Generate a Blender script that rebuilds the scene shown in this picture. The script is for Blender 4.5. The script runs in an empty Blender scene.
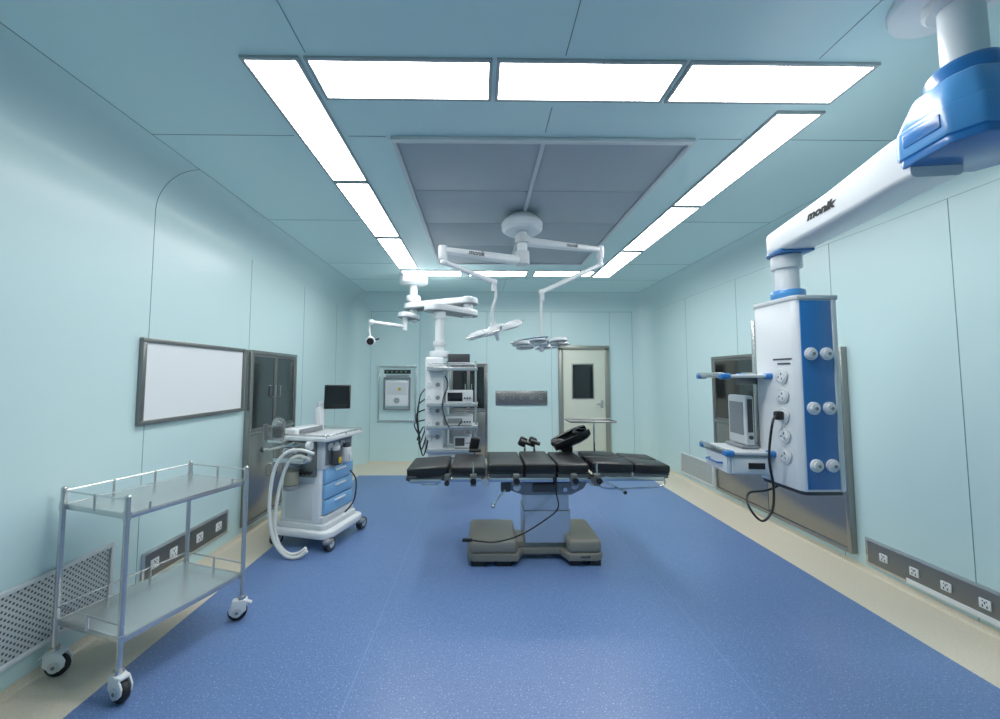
import bpy, bmesh, math, random
from mathutils import Vector, Matrix, Euler
random.seed(4)
C = bpy.context.scene.collection
R = math.radians
PI = math.pi
# ------------------------------------------------------------------ camera
FPX = 385.0
SHX, SHY = 0.0146, -0.007
cam_d = bpy.data.cameras.new('camera'); cam = bpy.data.objects.new('camera', cam_d); C.objects.link(cam)
cam_d.sensor_width = 36; cam_d.lens = FPX*36/1000; cam_d.shift_x = SHX; cam_d.shift_y = SHY
cam_d.clip_start = 0.05
CAMZ = 1.5
cam.location = (0, 0, CAMZ)
cam.rotation_euler = (R(90+3.5), 0, R(-0.8))
bpy.context.scene.camera = cam
RC = cam.rotation_euler.to_matrix()
bpy.context.scene.view_settings.view_transform = 'Standard'
bpy.context.scene.view_settings.gamma = 1.12
def U(px, py, x=None, y=None, z=None):
    d = RC @ Vector(((px-500+SHX*1000)/FPX, (359.5+SHY*1000-py)/FPX, -1))
    if x is not None: t = x/d.x
    elif y is not None: t = y/d.y
    else: t = (z-CAMZ)/d.z
    return Vector((0, 0, CAMZ)) + d*t
# ------------------------------------------------------------------ materials
def lin(c):
    return tuple((v/255/12.92 if v/255 <= .04045 else ((v/255+.055)/1.055)**2.4) for v in c)
def mat(name, rgb, rough=.5, metal=0, var=.05, scale=6, bump=0, emit=0, trans=0, coat=0, alpha=1, spec=.5):
    m = bpy.data.materials.new(name); m.use_nodes = True
    nt = m.node_tree; b = nt.nodes['Principled BSDF']
    tc = nt.nodes.new('ShaderNodeTexCoord'); no = nt.nodes.new('ShaderNodeTexNoise')
    no.inputs['Scale'].default_value = scale; no.inputs['Detail'].default_value = 3
    nt.links.new(tc.outputs['Object'], no.inputs['Vector'])
    mx = nt.nodes.new('ShaderNodeMix'); mx.data_type = 'RGBA'
    c = lin(rgb)
    mx.inputs[6].default_value = tuple(max(0, v*(1-var)) for v in c)+(1,)
    mx.inputs[7].default_value = tuple(min(1, v*(1+var)) for v in c)+(1,)
    nt.links.new(no.outputs['Fac'], mx.inputs[0]); nt.links.new(mx.outputs[2], b.inputs['Base Color'])
    b.inputs['Roughness'].default_value = rough; b.inputs['Metallic'].default_value = metal
    b.inputs['Specular IOR Level'].default_value = spec
    b.inputs['Coat Weight'].default_value = coat; b.inputs['Coat Roughness'].default_value = .15
    if trans: b.inputs['Transmission Weight'].default_value = trans
    if alpha < 1: b.inputs['Alpha'].default_value = alpha
    if emit:
        b.inputs['Emission Color'].default_value = (*c, 1); b.inputs['Emission Strength'].default_value = emit
    if bump:
        bp = nt.nodes.new('ShaderNodeBump'); bp.inputs['Strength'].default_value = bump; bp.inputs['Distance'].default_value = .01
        nt.links.new(no.outputs['Fac'], bp.inputs['Height']); nt.links.new(bp.outputs['Normal'], b.inputs['Normal'])
    return m
def floor_mat(name, rgb, speck, sp_dark, rough):
    m = mat(name, rgb, rough, var=.06, scale=1.5)
    nt = m.node_tree; b = nt.nodes['Principled BSDF']; tc = [n for n in nt.nodes if n.type == 'TEX_COORD'][0]
    src = b.inputs['Base Color'].links[0].from_socket
    for sc, th, col in ((120, .645, speck), (100, .65, sp_dark)):
        n = nt.nodes.new('ShaderNodeTexNoise'); n.inputs['Scale'].default_value = sc; n.inputs['Detail'].default_value = 1
        nt.links.new(tc.outputs['Object'], n.inputs['Vector'])
        r = nt.nodes.new('ShaderNodeMapRange'); r.inputs[1].default_value = th; r.inputs[2].default_value = th+.05
        nt.links.new(n.outputs['Fac'], r.inputs[0])
        x = nt.nodes.new('ShaderNodeMix'); x.data_type = 'RGBA'
        nt.links.new(r.outputs[0], x.inputs[0]); nt.links.new(src, x.inputs[6]); x.inputs[7].default_value = (*lin(col), 1)
        src = x.outputs[2]
    nt.links.new(src, b.inputs['Base Color'])
    return m
def perf_mat(name, rgb, hole, cell, rad, axes, rough=.4, metal=.6):
    m = mat(name, rgb, rough, metal)
    nt = m.node_tree; b = nt.nodes['Principled BSDF']; tc = [n for n in nt.nodes if n.type == 'TEX_COORD'][0]
    src = b.inputs['Base Color'].links[0].from_socket
    sp = nt.nodes.new('ShaderNodeSeparateXYZ'); nt.links.new(tc.outputs['Object'], sp.inputs[0])
    cb = nt.nodes.new('ShaderNodeCombineXYZ')
    nt.links.new(sp.outputs[axes[0]], cb.inputs[0]); nt.links.new(sp.outputs[axes[1]], cb.inputs[1])
    mp = nt.nodes.new('ShaderNodeMapping'); mp.inputs['Rotation'].default_value = (0, 0, R(45)); mp.inputs['Scale'].default_value = (1/cell,)*3
    nt.links.new(cb.outputs[0], mp.inputs[0])
    v = nt.nodes.new('ShaderNodeTexVoronoi'); v.voronoi_dimensions = '2D'; v.inputs['Randomness'].default_value = 0; v.inputs['Scale'].default_value = 1
    nt.links.new(mp.outputs[0], v.inputs['Vector'])
    lt = nt.nodes.new('ShaderNodeMath'); lt.operation = 'LESS_THAN'; lt.inputs[1].default_value = rad
    nt.links.new(v.outputs['Distance'], lt.inputs[0])
    x = nt.nodes.new('ShaderNodeMix'); x.data_type = 'RGBA'
    nt.links.new(lt.outputs[0], x.inputs[0]); nt.links.new(src, x.inputs[6]); x.inputs[7].default_value = (*lin(hole), 1)
    nt.links.new(x.outputs[2], b.inputs['Base Color'])
    return m
WALL = mat('mint_enamel', (192, 221, 222), .34, var=.02, scale=1, coat=.15)
CEIL = mat('ceiling_enamel', (202, 232, 232), .36, var=.02, scale=1)
SEAM = mat('panel_seam', (112, 148, 152), .6)
BLUE = floor_mat('blue_vinyl', (88, 118, 168), (150, 174, 216), (60, 86, 138), .34)
CREAM = floor_mat('cream_vinyl', (212, 203, 182), (228, 221, 206), (194, 182, 160), .4)
FSEAM = mat('vinyl_weld', (112, 142, 192), .4)
STEEL = mat('brushed_steel', (202, 204, 203), .25, .85, scale=30)
STEELD = mat('dark_steel', (124, 125, 124), .3, .75, scale=20)
STEELP = mat('cabinet_steel', (142, 142, 139), .24, .8, scale=10)
CHROME = mat('chrome', (205, 208, 210), .12, 1, scale=5)
WHITE = mat('white_plastic', (222, 227, 230), .3, var=.02, coat=.2)
OFFW = mat('off_white_plastic', (200, 206, 209), .4, var=.02)
GREY = mat('grey_plastic', (122, 128, 134), .45)
DGREY = mat('dark_grey_plastic', (50, 54, 58), .45)
PBLUE = mat('pendant_blue', (34, 110, 182), .28, coat=.3)
LBLUE = mat('light_blue_plastic', (70, 146, 212), .3, coat=.3)
PALEB = mat('pale_blue_drawer', (118, 170, 216), .35, coat=.2)
BLACK = mat('black_plastic', (12, 12, 14), .4)
RUB = mat('black_rubber', (18, 19, 21), .6)
LEATH = mat('black_pad', (7, 8, 9), .42, scale=60, bump=.12, var=.15)
GLASSD = mat('dark_glass', (14, 18, 20), .06, coat=.5)
GLASSB = mat('smoked_glass', (20, 23, 23), .06, coat=.5)
SCREENW = mat('white_board', (222, 226, 228), .25, var=.01)
SCR = mat('black_screen', (8, 9, 12), .12, coat=.4)
DOORM = mat('door_cream', (200, 207, 190), .4, var=.02)
DFRAME = mat('door_frame_olive', (140, 143, 134), .35, .5)
BEIGE = mat('table_base_cover', (118, 118, 109), .4, var=.03)
LAMP = mat('lamp_diffuser', (255, 255, 255), .5, var=0, emit=18.5)
FRAME = mat('fixture_frame', (164, 174, 176), .4, .2)
MESHW = perf_mat('diffuser_mesh', (168, 178, 186), (144, 154, 162), .012, .3, ('X', 'Y'), .5, .1)
GRIL = perf_mat('perforated_steel', (186, 194, 194), (66, 76, 78), .021, .28, ('X', 'Z'), .4, .2)
HOSE = mat('hose_white', (218, 223, 220), .4, var=.02)
CLEAR = mat('clear_plastic', (210, 222, 224), .08, trans=.85, alpha=.6)
YEL = mat('yellow_plastic', (200, 166, 50), .4)
GREEN = mat('green_light', (70, 130, 100), .4)
INK = mat('black_ink', (10, 10, 12), .5)
LENSM = mat('lamp_lens', (34, 40, 44), .12, coat=.6)
SODA = mat('absorbent_granules', (176, 168, 140), .8, scale=60, var=.25)
# ------------------------------------------------------------------ mesh helpers
def crom(pts, k):
    pts = [Vector(p) for p in pts]
    if k <= 1: return pts
    out = []
    n = len(pts)
    for i in range(n-1):
        p0 = pts[max(i-1, 0)]; p1 = pts[i]; p2 = pts[i+1]; p3 = pts[min(i+2, n-1)]
        for j in range(k):
            t = j/k
            out.append(.5*((2*p1)+(p2-p0)*t+(2*p0-5*p1+4*p2-p3)*t*t+(3*p1-p0-3*p2+p3)*t**3))
    out.append(pts[-1]); return out
class MB:
    def __init__(s): s.bm = bmesh.new(); s.mats = []
    def mi(s, m):
        if m not in s.mats: s.mats.append(m)
        return s.mats.index(m)
    def join(s, b, m, M=None):
        if M is not None: bmesh.ops.transform(b, matrix=M, verts=b.verts)
        i = s.mi(m)
        for f in b.faces: f.material_index = i
        me = bpy.data.meshes.new('t'); b.to_mesh(me); b.free(); s.bm.from_mesh(me); bpy.data.meshes.remove(me)
        return s
    def box(s, c, sz, m, bev=0, rot=None, seg=2):
        b = bmesh.new(); bmesh.ops.create_cube(b, size=1)
        bmesh.ops.scale(b, vec=Vector(sz), verts=b.verts)
        if bev: bmesh.ops.bevel(b, geom=b.edges[:], offset=min(bev, min(sz)*.49), segments=seg, profile=.5, affect='EDGES')
        M = Matrix.Translation(c)
        if rot: M = M @ Euler(rot).to_matrix().to_4x4()
        return s.join(b, m, M)
    def b2(s, a, c, m, bev=0, seg=2):
        return s.box([(a[i]+c[i])/2 for i in range(3)], [abs(c[i]-a[i]) for i in range(3)], m, bev, None, seg)
    def cyl(s, p0, p1, r, m, r2=None, n=24, bev=0):
        p0 = Vector(p0); p1 = Vector(p1); d = p1-p0; b = bmesh.new()
        bmesh.ops.create_cone(b, cap_ends=True, segments=n, radius1=r, radius2=r if r2 is None else r2, depth=d.length)
        if bev:
            es = [e for e in b.edges if abs(e.verts[0].co.z-e.verts[1].co.z) < 1e-6]
            bmesh.ops.bevel(b, geom=es, offset=bev, segments=2, profile=.5, affect='EDGES')
        M = Matrix.Translation((p0+p1)/2) @ d.to_track_quat('Z', 'Y').to_matrix().to_4x4()
        return s.join(b, m, M)
    def sph(s, c, r, m, sc=(1, 1, 1), n=20, rot=None):
        b = bmesh.new(); bmesh.ops.create_uvsphere(b, u_segments=n, v_segments=max(6, n//2), radius=r)
        M = Matrix.Translation(c)
        if rot: M = M @ Euler(rot).to_matrix().to_4x4()
        M = M @ Matrix.Diagonal((*sc, 1))
        return s.join(b, m, M)
    def tube(s, pts, r, m, n=10, k=1, rf=None):
        P = crom(pts, k); b = bmesh.new(); rings = []
        t0 = (P[1]-P[0]).normalized(); nrm = t0.orthogonal().normalized()
        for i, p in enumerate(P):
            if i == 0: t = (P[1]-P[0])
            elif i == len(P)-1: t = (P[-1]-P[-2])
            else: t = (P[i+1]-P[i]).normalized()+(P[i]-P[i-1]).normalized()
            t = t.normalized(); nrm = (nrm-t*nrm.dot(t)).normalized(); bn = t.cross(nrm)
            rr = r if rf is None else rf(i, r)
            rings.append([b.verts.new(p+(nrm*math.cos(2*PI*j/n)+bn*math.sin(2*PI*j/n))*rr) for j in range(n)])
        for i in range(len(rings)-1):
            for j in range(n):
                b.faces.new((rings[i][j], rings[i][(j+1) % n], rings[i+1][(j+1) % n], rings[i+1][j]))
        b.faces.new(rings[0][::-1]); b.faces.new(rings[-1])
        bmesh.ops.recalc_face_normals(b, faces=b.faces)
        return s.join(b, m)
    def lathe(s, prof, m, M=None, n=32):
        b = bmesh.new(); rings = []
        for r, z in prof:
            rings.append([b.verts.new((max(r, 1e-4)*math.cos(2*PI*j/n), max(r, 1e-4)*math.sin(2*PI*j/n), z)) for j in range(n)])
        for i in range(len(rings)-1):
            for j in range(n): b.faces.new((rings[i][j], rings[i][(j+1) % n], rings[i+1][(j+1) % n], rings[i+1][j]))
        b.faces.new(rings[0]); b.faces.new(rings[-1])
        bmesh.ops.recalc_face_normals(b, faces=b.faces)
        return s.join(b, m, M)
    def prism(s, poly, z0, z1, m, M=None, bev=0, top=1.0, ctr=(0, 0)):
        b = bmesh.new(); lo = [b.verts.new((x, y, z0)) for x, y in poly]
        hi = [b.verts.new((ctr[0]+(x-ctr[0])*top, ctr[1]+(y-ctr[1])*top, z1)) for x, y in poly]
        n = len(poly); b.faces.new(lo[::-1]); b.faces.new(hi)
        for i in range(n): b.faces.new((lo[i], lo[(i+1) % n], hi[(i+1) % n], hi[i]))
        bmesh.ops.recalc_face_normals(b, faces=b.faces)
        if bev: bmesh.ops.bevel(b, geom=b.edges[:], offset=bev, segments=2, profile=.5, affect='EDGES')
        return s.join(b, m, M)
    def build(s, name, parent=None, M=None, sharp=35, label=None):
        for f in s.bm.faces: f.smooth = True
        for e in s.bm.edges:
            if len(e.link_faces) == 2 and e.calc_face_angle(0) > R(sharp): e.smooth = False
        me = bpy.data.meshes.new(name); s.bm.to_mesh(me); s.bm.free()
        for m in s.mats: me.materials.append(m)
        o = bpy.data.objects.new(name, me); C.objects.link(o)
        if parent is not None: o.parent = parent
        if M is not None: o.matrix_local = M
        if label: o['label'] = label
        return o
def tag(o, label, cat, group=None, kind=None):
    o['label'] = label; o['category'] = cat
    if group: o['group'] = group
    if kind: o['kind'] = kind
    return o
def struct(o, label=None):
    o['kind'] = 'structure'
    if label: o['label'] = label
    return o
def thing(name, label, cat, loc=(0, 0, 0), rz=0, group=None):
    o = bpy.data.objects.new(name, None); C.objects.link(o); o.empty_display_size = .1
    o.location = loc; o.rotation_euler = (0, 0, rz)
    return tag(o, label, cat, group)
def loc_of(root, w):
    M = Matrix.Translation(root.location) @ root.rotation_euler.to_matrix().to_4x4()
    return M.inverted() @ Vector(w)
def text(txt, size, parent, M, m, name='lettering', shear=.0, bold=.0, ext=.0008):
    cu = bpy.data.curves.new('txt', 'FONT'); cu.body = txt; cu.size = size; cu.shear = shear; cu.offset = bold
    cu.align_x = 'CENTER'; cu.align_y = 'CENTER'; cu.extrude = ext
    o = bpy.data.objects.new('txt', cu); C.objects.link(o)
    bpy.context.view_layer.update()
    me = bpy.data.meshes.new_from_object(o.evaluated_get(bpy.context.evaluated_depsgraph_get()))
    bpy.data.objects.remove(o); bpy.data.curves.remove(cu)
    me.materials.clear(); me.materials.append(m); me.name = name
    q = bpy.data.objects.new(name, me); C.objects.link(q); q.parent = parent; q.matrix_local = M
    return q
def rr(w, h, r, n=5):
    out = []
    for cx, cy, a in ((w/2-r, h/2-r, 0), (-w/2+r, h/2-r, 90), (-w/2+r, -h/2+r, 180), (w/2-r, -h/2+r, 270)):
        for i in range(n+1):
            t = R(a+90*i/n); out.append((cx+r*math.cos(t), cy+r*math.sin(t)))
    return out
def frame4(mb, w, h, e, y0, y1, m, bev=0):
    for a, c in (((-w/2, -h/2), (w/2, -h/2+e)), ((-w/2, h/2-e), (w/2, h/2)), ((-w/2, -h/2+e), (-w/2+e, h/2-e)), ((w/2-e, -h/2+e), (w/2, h/2-e))):
        mb.b2((a[0], y0, a[1]), (c[0], y1, c[1]), m, bev)
# ------------------------------------------------------------------ the room
XL, XR, YB, YF, H, CR = -2.22, 2.98, 6.72, -1.3, 2.92, .29
NA = 10
def ring(d, z):
    pts = []
    rc = max(CR-d, 0)
    for cx, cy, a in ((XR-CR, YB-CR, 0), (XL+CR, YB-CR, 90), (XL+CR, YF+CR, 180), (XR-CR, YF+CR, 270)):
        for i in range(NA+1):
            t = R(a+90*i/NA); pts.append(Vector((cx+rc*math.cos(t), cy+rc*math.sin(t), z)))
    return pts
levels = [(0, 0), (0, H-CR)]+[(CR*(1-math.cos(R(90*i/NA))), H-CR+CR*math.sin(R(90*i/NA))) for i in range(1, NA+1)]
rings = [ring(d, z) for d, z in levels]
N = len(rings[0])
wb = {k: bmesh.new() for k in ('wall_left', 'wall_right', 'wall_back', 'wall_front')}
def seg_owner(j):
    c = j//(NA+1); k = j % (NA+1)
    if k < NA: return 'wall_back' if c in (0, 1) else 'wall_front'
    return ['wall_back', 'wall_left', 'wall_front', 'wall_right'][c]
for i in range(len(rings)-1):
    for j in range(N):
        b = wb[seg_owner(j)]
        q = [rings[i][j], rings[i][(j+1) % N], rings[i+1][(j+1) % N], rings[i+1][j]]
        u = []
        for p in q:
            if not u or all((p-w).length > 1e-5 for w in u): u.append(p)
        if len(u) >= 3: b.faces.new([b.verts.new(p) for p in u])
def seam_lr(mb, side, y, curved=True):
    sx = XL if side < 0 else XR; cx = sx-side*CR
    pts = [(sx, y, 0), (sx, y, H-CR)]
    if curved: pts += [(cx+side*CR*math.cos(R(9*i)), y, H-CR+CR*math.sin(R(9*i))) for i in range(1, 11)]
    mb.tube(pts, .0026, SEAM, n=6)
for k, b in wb.items():
    bmesh.ops.remove_doubles(b, verts=b.verts, dist=1e-5)
    bmesh.ops.recalc_face_normals(b, faces=b.faces)
    mb = MB(); mb.join(b, WALL)
    if k == 'wall_left':
        for y in (1.1, 2.6, 3.72, 4.85, 5.95): seam_lr(mb, -1, y, y == 2.6)
    if k == 'wall_right':
        for y in (.1, 1.2, 2.35, 3.19, 4.4, 5.5): seam_lr(mb, 1, y, False)
        mb.tube([(XR, YF+CR, H-CR), (XR, YB-CR, H-CR)], .0018, SEAM, n=6)
    if k == 'wall_back':
        for x in (-1.9, -1.05, .12, 1.25, 2.28, 2.68):
            mb.tube([(x, YB, 0), (x, YB, H-CR)], .003, SEAM, n=6)
        mb.tube([(XL+CR, YB, H-CR), (XR-CR, YB, H-CR)], .003, SEAM, n=6)
    struct(mb.build(k, sharp=80), 'mint enamelled steel panel wall with curved ceiling cove')
mb = MB()
mb.b2((XL+CR, YF+CR, H), (XR-CR, YB-CR, H+.02), CEIL)
for x, y0, y1 in ((-.77, YF+CR, 1.62), (.38, YF+CR, 1.62), (.38, 1.95, 2.16), (1.52, YF+CR, 1.62), (.38, 5.42, YB-CR)):
    mb.tube([(x, y0, H), (x, y1, H)], .0025, SEAM, n=6)
for y, x0, x1 in ((2.21, XL+CR, -1.1), (2.21, -.78, -.56), (2.21, 1.31, 1.57), (2.21, 1.87, XR-CR), (3.45, XL+CR, -1.1), (3.45, 1.87, XR-CR), (4.8, XL+CR, -1.1), (4.8, 1.87, XR-CR), (.6, XL+CR, XR-CR), (5.6, XL+CR, XR-CR)):
    mb.tube([(x0, y, H), (x1, y, H)], .0025, SEAM, n=6)
for x in (XL+CR, XR-CR): mb.tube([(x, YF+CR, H), (x, YB-CR, H)], .0025, SEAM, n=6)
mb.tube([(XL+CR, YB-CR, H), (XR-CR, YB-CR, H)], .003, SEAM, n=6)
struct(mb.build('ceiling'), 'teal enamelled panel ceiling')
mb = MB()
BX0, BX1, BY1 = -1.83, 2.5, 5.95
def quad(mb, x0, y0, x1, y1, z, m):
    b = bmesh.new(); b.faces.new([b.verts.new(p) for p in ((x0, y0, z), (x1, y0, z), (x1, y1, z), (x0, y1, z))]); mb.join(b, m)
quad(mb, BX0, YF, BX1, BY1, 0, BLUE)
quad(mb, XL, YF, BX0, BY1, 0, CREAM); quad(mb, BX1, YF, XR, BY1, 0, CREAM); quad(mb, XL, BY1, XR, YB, 0, CREAM)
for x in (-.62, 1.3): mb.b2((x-.002, YF, -.001), (x+.002, BY1, .0005), FSEAM)
struct(mb.build('floor'), 'speckled blue vinyl floor with a cream border')
def skirt(name, p0, p1):
    mb = MB(); d = (Vector(p1)-Vector(p0)); n = Vector((0, 0, 1)).cross(d.normalized())
    b = bmesh.new(); prof = [(0, .04), (.003, .04), (.005, .025), (.012, .01), (.028, .001), (.028, 0), (0, 0)]
    A = [b.verts.new(Vector(p0)+n*u+Vector((0, 0, v))) for u, v in prof]; B = [b.verts.new(Vector(p1)+n*u+Vector((0, 0, v))) for u, v in prof]
    for i in range(len(prof)): b.faces.new((A[i], A[(i+1) % 7], B[(i+1) % 7], B[i]))
    bmesh.ops.recalc_face_normals(b, faces=b.faces); mb.join(b, CREAM)
    struct(mb.build(name), 'cream coved vinyl skirting')
skirt('baseboard_right', (XR, YF+CR, 0), (XR, YB-CR, 0))
skirt('baseboard_left', (XL, YB-CR, 0), (XL, YF+CR, 0))
skirt('baseboard_back', (XR-CR, YB, 0), (XL+CR, YB, 0))
# ------------------------------------------------------------------ door in the back wall
d1 = bpy.data.objects.new('door_1', None); C.objects.link(d1); d1.location = (1.81, YB, 0); struct(d1, 'cream hinged door with dark window in grey frame')
mb = MB()
for x in (-.405, .405): mb.b2((x-.04, -.05, 0), (x+.04, 0, 1.99), DFRAME, .005)
mb.b2((-.445, -.05, 1.95), (.445, 0, 2.03), DFRAME, .005)
mb.build('door_frame', d1)
mb = MB(); mb.b2((-.365, -.04, .01), (.365, -.005, 1.95), DOORM, .004); leaf = mb.build('door_leaf', d1)
mb = MB(); mb.b2((-.22, -.047, 1.1), (.17, -.04, 1.72), DFRAME, .003); mb.b2((-.2, -.05, 1.12), (.15, -.047, 1.70), GLASSD); mb.build('window_pane', leaf)
mb = MB(); mb.b2((.28, -.052, .95), (.33, -.04, 1.08), STEEL, .004); mb.tube([(.305, -.05, 1.02), (.305, -.09, 1.02), (.2, -.09, 1.02)], .009, STEEL); mb.build('door_handle', leaf)
mb = MB(); mb.b2((-.34, -.046, .04), (.34, -.04, .22), STEEL, .002); mb.build('kick_plate', leaf)
# ------------------------------------------------------------------ ceiling lights
def ceiling_light(x0, x1, y0, y1, label):
    t = thing('ceiling_light', label, 'ceiling light', ((x0+x1)/2, (y0+y1)/2, H), 0, 'flush ceiling light panels')
    w, d = x1-x0, y1-y0
    mb = MB(); e = .016
    for a, c in (((-w/2, -d/2), (w/2, -d/2+e)), ((-w/2, d/2-e), (w/2, d/2)), ((-w/2, -d/2+e), (-w/2+e, d/2-e)), ((w/2-e, -d/2+e), (w/2, d/2-e))):
        mb.b2((a[0], a[1], -.013), (c[0], c[1], -.001), FRAME)
    mb.build('frame', t)
    mb = MB(); mb.b2((-w/2+e, -d/2+e, -.011), (w/2-e, d/2-e, -.002), LAMP); mb.build('diffuser', t)
for i, (a, b) in enumerate(((-.785, .055), (.075, .93), (.95, 1.815))):
    ceiling_light(a, b, 1.635, 1.895, 'long white light panel, %s of the nearest crosswise row' % ['leftmost', 'middle one', 'rightmost'][i])
for i, (a, b) in enumerate(((1.635, 2.72), (2.745, 3.83), (3.885, 5.0))):
    ceiling_light(-1.07, -.81, a, b, 'white light panel in the left lengthwise row, %s' % ['nearest the viewer', 'in the middle', 'farthest back'][i])
for i, (a, b) in enumerate(((1.955, 3.09), (3.115, 4.22), (4.275, 5.4))):
    ceiling_light(1.59, 1.85, a, b, 'white light panel in the right lengthwise row, %s' % ['nearest the viewer', 'in the middle', 'farthest back'][i])
for i, (a, b) in enumerate(((-1.07, -.25), (-.16, .65), (.74, 1.56))):
    ceiling_light(a, b, 5.1, 5.36, 'white light panel in the farthest crosswise row, %s' % ['leftmost', 'middle one', 'rightmost'][i])
lx0, lx1, ly0, ly1 = -.53, 1.29, 2.2, 4.75
t = thing('air_diffuser', 'large grey mesh laminar air diffuser framed in the middle of the ceiling', 'air vent', ((lx0+lx1)/2, (ly0+ly1)/2, H))
hw, hd = (lx1-lx0)/2, (ly1-ly0)/2
mb = MB()
for a, c in (((-hw, -hd), (hw, -hd+.03)), ((-hw, hd-.03), (hw, hd)), ((-hw, -hd+.03), (-hw+.03, hd-.03)), ((hw-.03, -hd+.03), (hw, hd-.03))):
    mb.b2((a[0], a[1], -.03), (c[0], c[1], -.001), OFFW, .004)
mb.build('frame', t)
mb = MB(); mb.b2((-.014, -hd+.03, -.024), (.014, hd-.03, -.014), OFFW, .003); mb.build('centre_bar', t)
for i in range(2):
    for j in range(4):
        x0 = -hw+.032 if i == 0 else .01; x1 = -.01 if i == 0 else hw-.032
        y0 = -hd+.032+j*(2*hd-.064)/4; y1 = y0+(2*hd-.064)/4-.006
        mb = MB(); mb.b2((x0, y0, -.014), (x1, y1, -.004), MESHW, .002); mb.build('mesh_panel', t)
# ------------------------------------------------------------------ wall fittings
LW, RW = R(90), R(-90)
t = thing('wall_board', 'blank white board in steel frame on the left wall above the cart', 'board', (XL+.001, 3.08, 1.465), LW)
w, h = 1.1, .575
mb = MB(); frame4(mb, w, h, .03, -.03, 0, STEELD, .003); mb.build('frame', t)
mb = MB(); mb.b2((-w/2+.03, -.016, -h/2+.03), (w/2-.03, 0, h/2-.03), SCREENW); mb.build('board_surface', t)
def cabinet(label, loc, rz, w, h, zsplit, ndoor=2, z0=.1, depth=.05):
    t = thing('built_in_cabinet', label, 'cabinet', loc, rz)
    f = .035
    mb = MB()
    for x in (-w/2, w/2-f): mb.b2((x, -depth, z0), (x+f, 0, h), STEELP, .003)
    mb.b2((-w/2+f, -depth, h-f), (w/2-f, 0, h), STEELP, .003)
    mb.b2((-w/2+f, -depth, z0), (w/2-f, 0, z0+f), STEELP, .003)
    mb.b2((-w/2+f, -depth, zsplit-f/2), (w/2-f, 0, zsplit+f/2), STEELP, .003)
    mb.build('frame', t)
    mb = MB(); mb.b2((-w/2+f, -.006, z0+f), (w/2-f, 0, h-f), DGREY); mb.build('back_panel', t)
    for k in (1, 2):
        z = zsplit+(h-zsplit)*k/3
        mb = MB(); mb.b2((-w/2+f, -.026, z-.006), (w/2-f, -.007, z+.006), STEEL); mb.build('shelf', t)
    dw = (w-2*f)/ndoor
    for k in range(ndoor):
        x0 = -w/2+f+k*dw+.003; x1 = x0+dw-.006
        for kind, a, b in (('glass_door', zsplit+f/2+.003, h-f-.003), ('steel_door', z0+f+.003, zsplit-f/2-.003)):
            mb = MB(); e = .022
            if kind == 'glass_door':
                for p, q in (((x0, a), (x1, a+e)), ((x0, b-e), (x1, b)), ((x0, a+e), (x0+e, b-e)), ((x1-e, a+e), (x1, b-e))):
                    mb.b2((p[0], -.044, p[1]), (q[0], -.028, q[1]), STEELD, .002)
                d = mb.build(kind, t)
                mb = MB(); mb.b2((x0+e, -.038, a+e), (x1-e, -.034, b-e), GLASSB); mb.build('pane', d)
            else:
                mb.b2((x0, -.044, a), (x1, -.007, b), STEELP, .003); d = mb.build(kind, t)
            hx = x1-.05 if k == 0 else x0+.05
            zc = (a+b)/2
            mb = MB(); mb.tube([(hx, -.044, zc-.06), (hx, -.07, zc-.055), (hx, -.07, zc+.055), (hx, -.044, zc+.06)], .006, STEEL, n=8); mb.build('handle', d)
    return t
cabinet('built-in steel cabinet with dark glass doors on the left wall beside the white board', (XL+.001, 4.14, 0), LW, .92, 1.75, .95)
cabinet('built-in steel cabinet with glass doors on the right wall behind the near pendant', (XR-.001, 3.96, 0), RW, 1.76, 1.74, .95)
cabinet('narrow built-in steel cabinet on the back wall behind the pendant tower', (-.2, YB-.001, 0), 0, .66, 1.72, .9)
def grille(label, loc, rz, w, h):
    t = thing('air_grille', label, 'air vent', loc, rz)
    mb = MB(); e = .022; frame4(mb, w, h, e, -.02, 0, OFFW, .002); mb.build('frame', t)
    mb = MB(); mb.b2((-w/2+e, -.01, -h/2+e), (w/2-e, 0, h/2-e), GRIL); mb.build('perforated_plate', t)
grille('perforated air return grille low on the left wall behind the steel cart', (XL+.001, 1.88, .32), LW, 1.08, .36)
grille('small perforated air return grille low on the right wall near the back corner', (XR-.001, 5.33, .235), RW, .8, .3)
def socket(mb, x, z, y=0, s=.075, body=WHITE):
    mb.box((x, y-.004, z), (s, .009, s), body, .003)
    for dx, dz, w, h in ((-.014, -.012, .005, .014), (.014, -.012, .005, .014), (0, .014, .005, .013), (-.012, .026, .005, .008), (.012, .026, .005, .008)):
        mb.box((x+dx*s/.075, y-.009, z+(dz-.004)*s/.075), (w, .002, h), INK)
def socket_panel(label, loc, rz, w, h, xs, s=.075):
    t = thing('socket_panel', label, 'socket panel', loc, rz)
    mb = MB(); mb.b2((-w/2, -.012, -h/2), (w/2, 0, h/2), STEEL, .003); mb.b2((-w/2+.02, -.014, -h/2+.02), (w/2-.02, -.012, h/2-.02), STEELD); mb.build('plate', t)
    for x in xs:
        mb = MB(); socket(mb, x, .0, -.014, s); mb.build('socket', t)
    return t
socket_panel('steel plate with power sockets low on the left wall between the cart shelves', (XL+.001, 3.06, .235), LW, .86, .2, (-.34, -.18, .08, .3), .065)
t = socket_panel('long steel socket plate low on the right wall near the viewer', (XR-.001, 2.3, .165), RW, 1.42, .2, (-.57, -.37, -.19, .0, .22, .45), .056)
mb = MB(); mb.b2((-.42, -.024, -.094), (.5, -.0145, -.06), SCREENW, .002); mb.build('reflection_strip', t)  # bright reflection along the plate's lower edge, put in as a white bar
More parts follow.
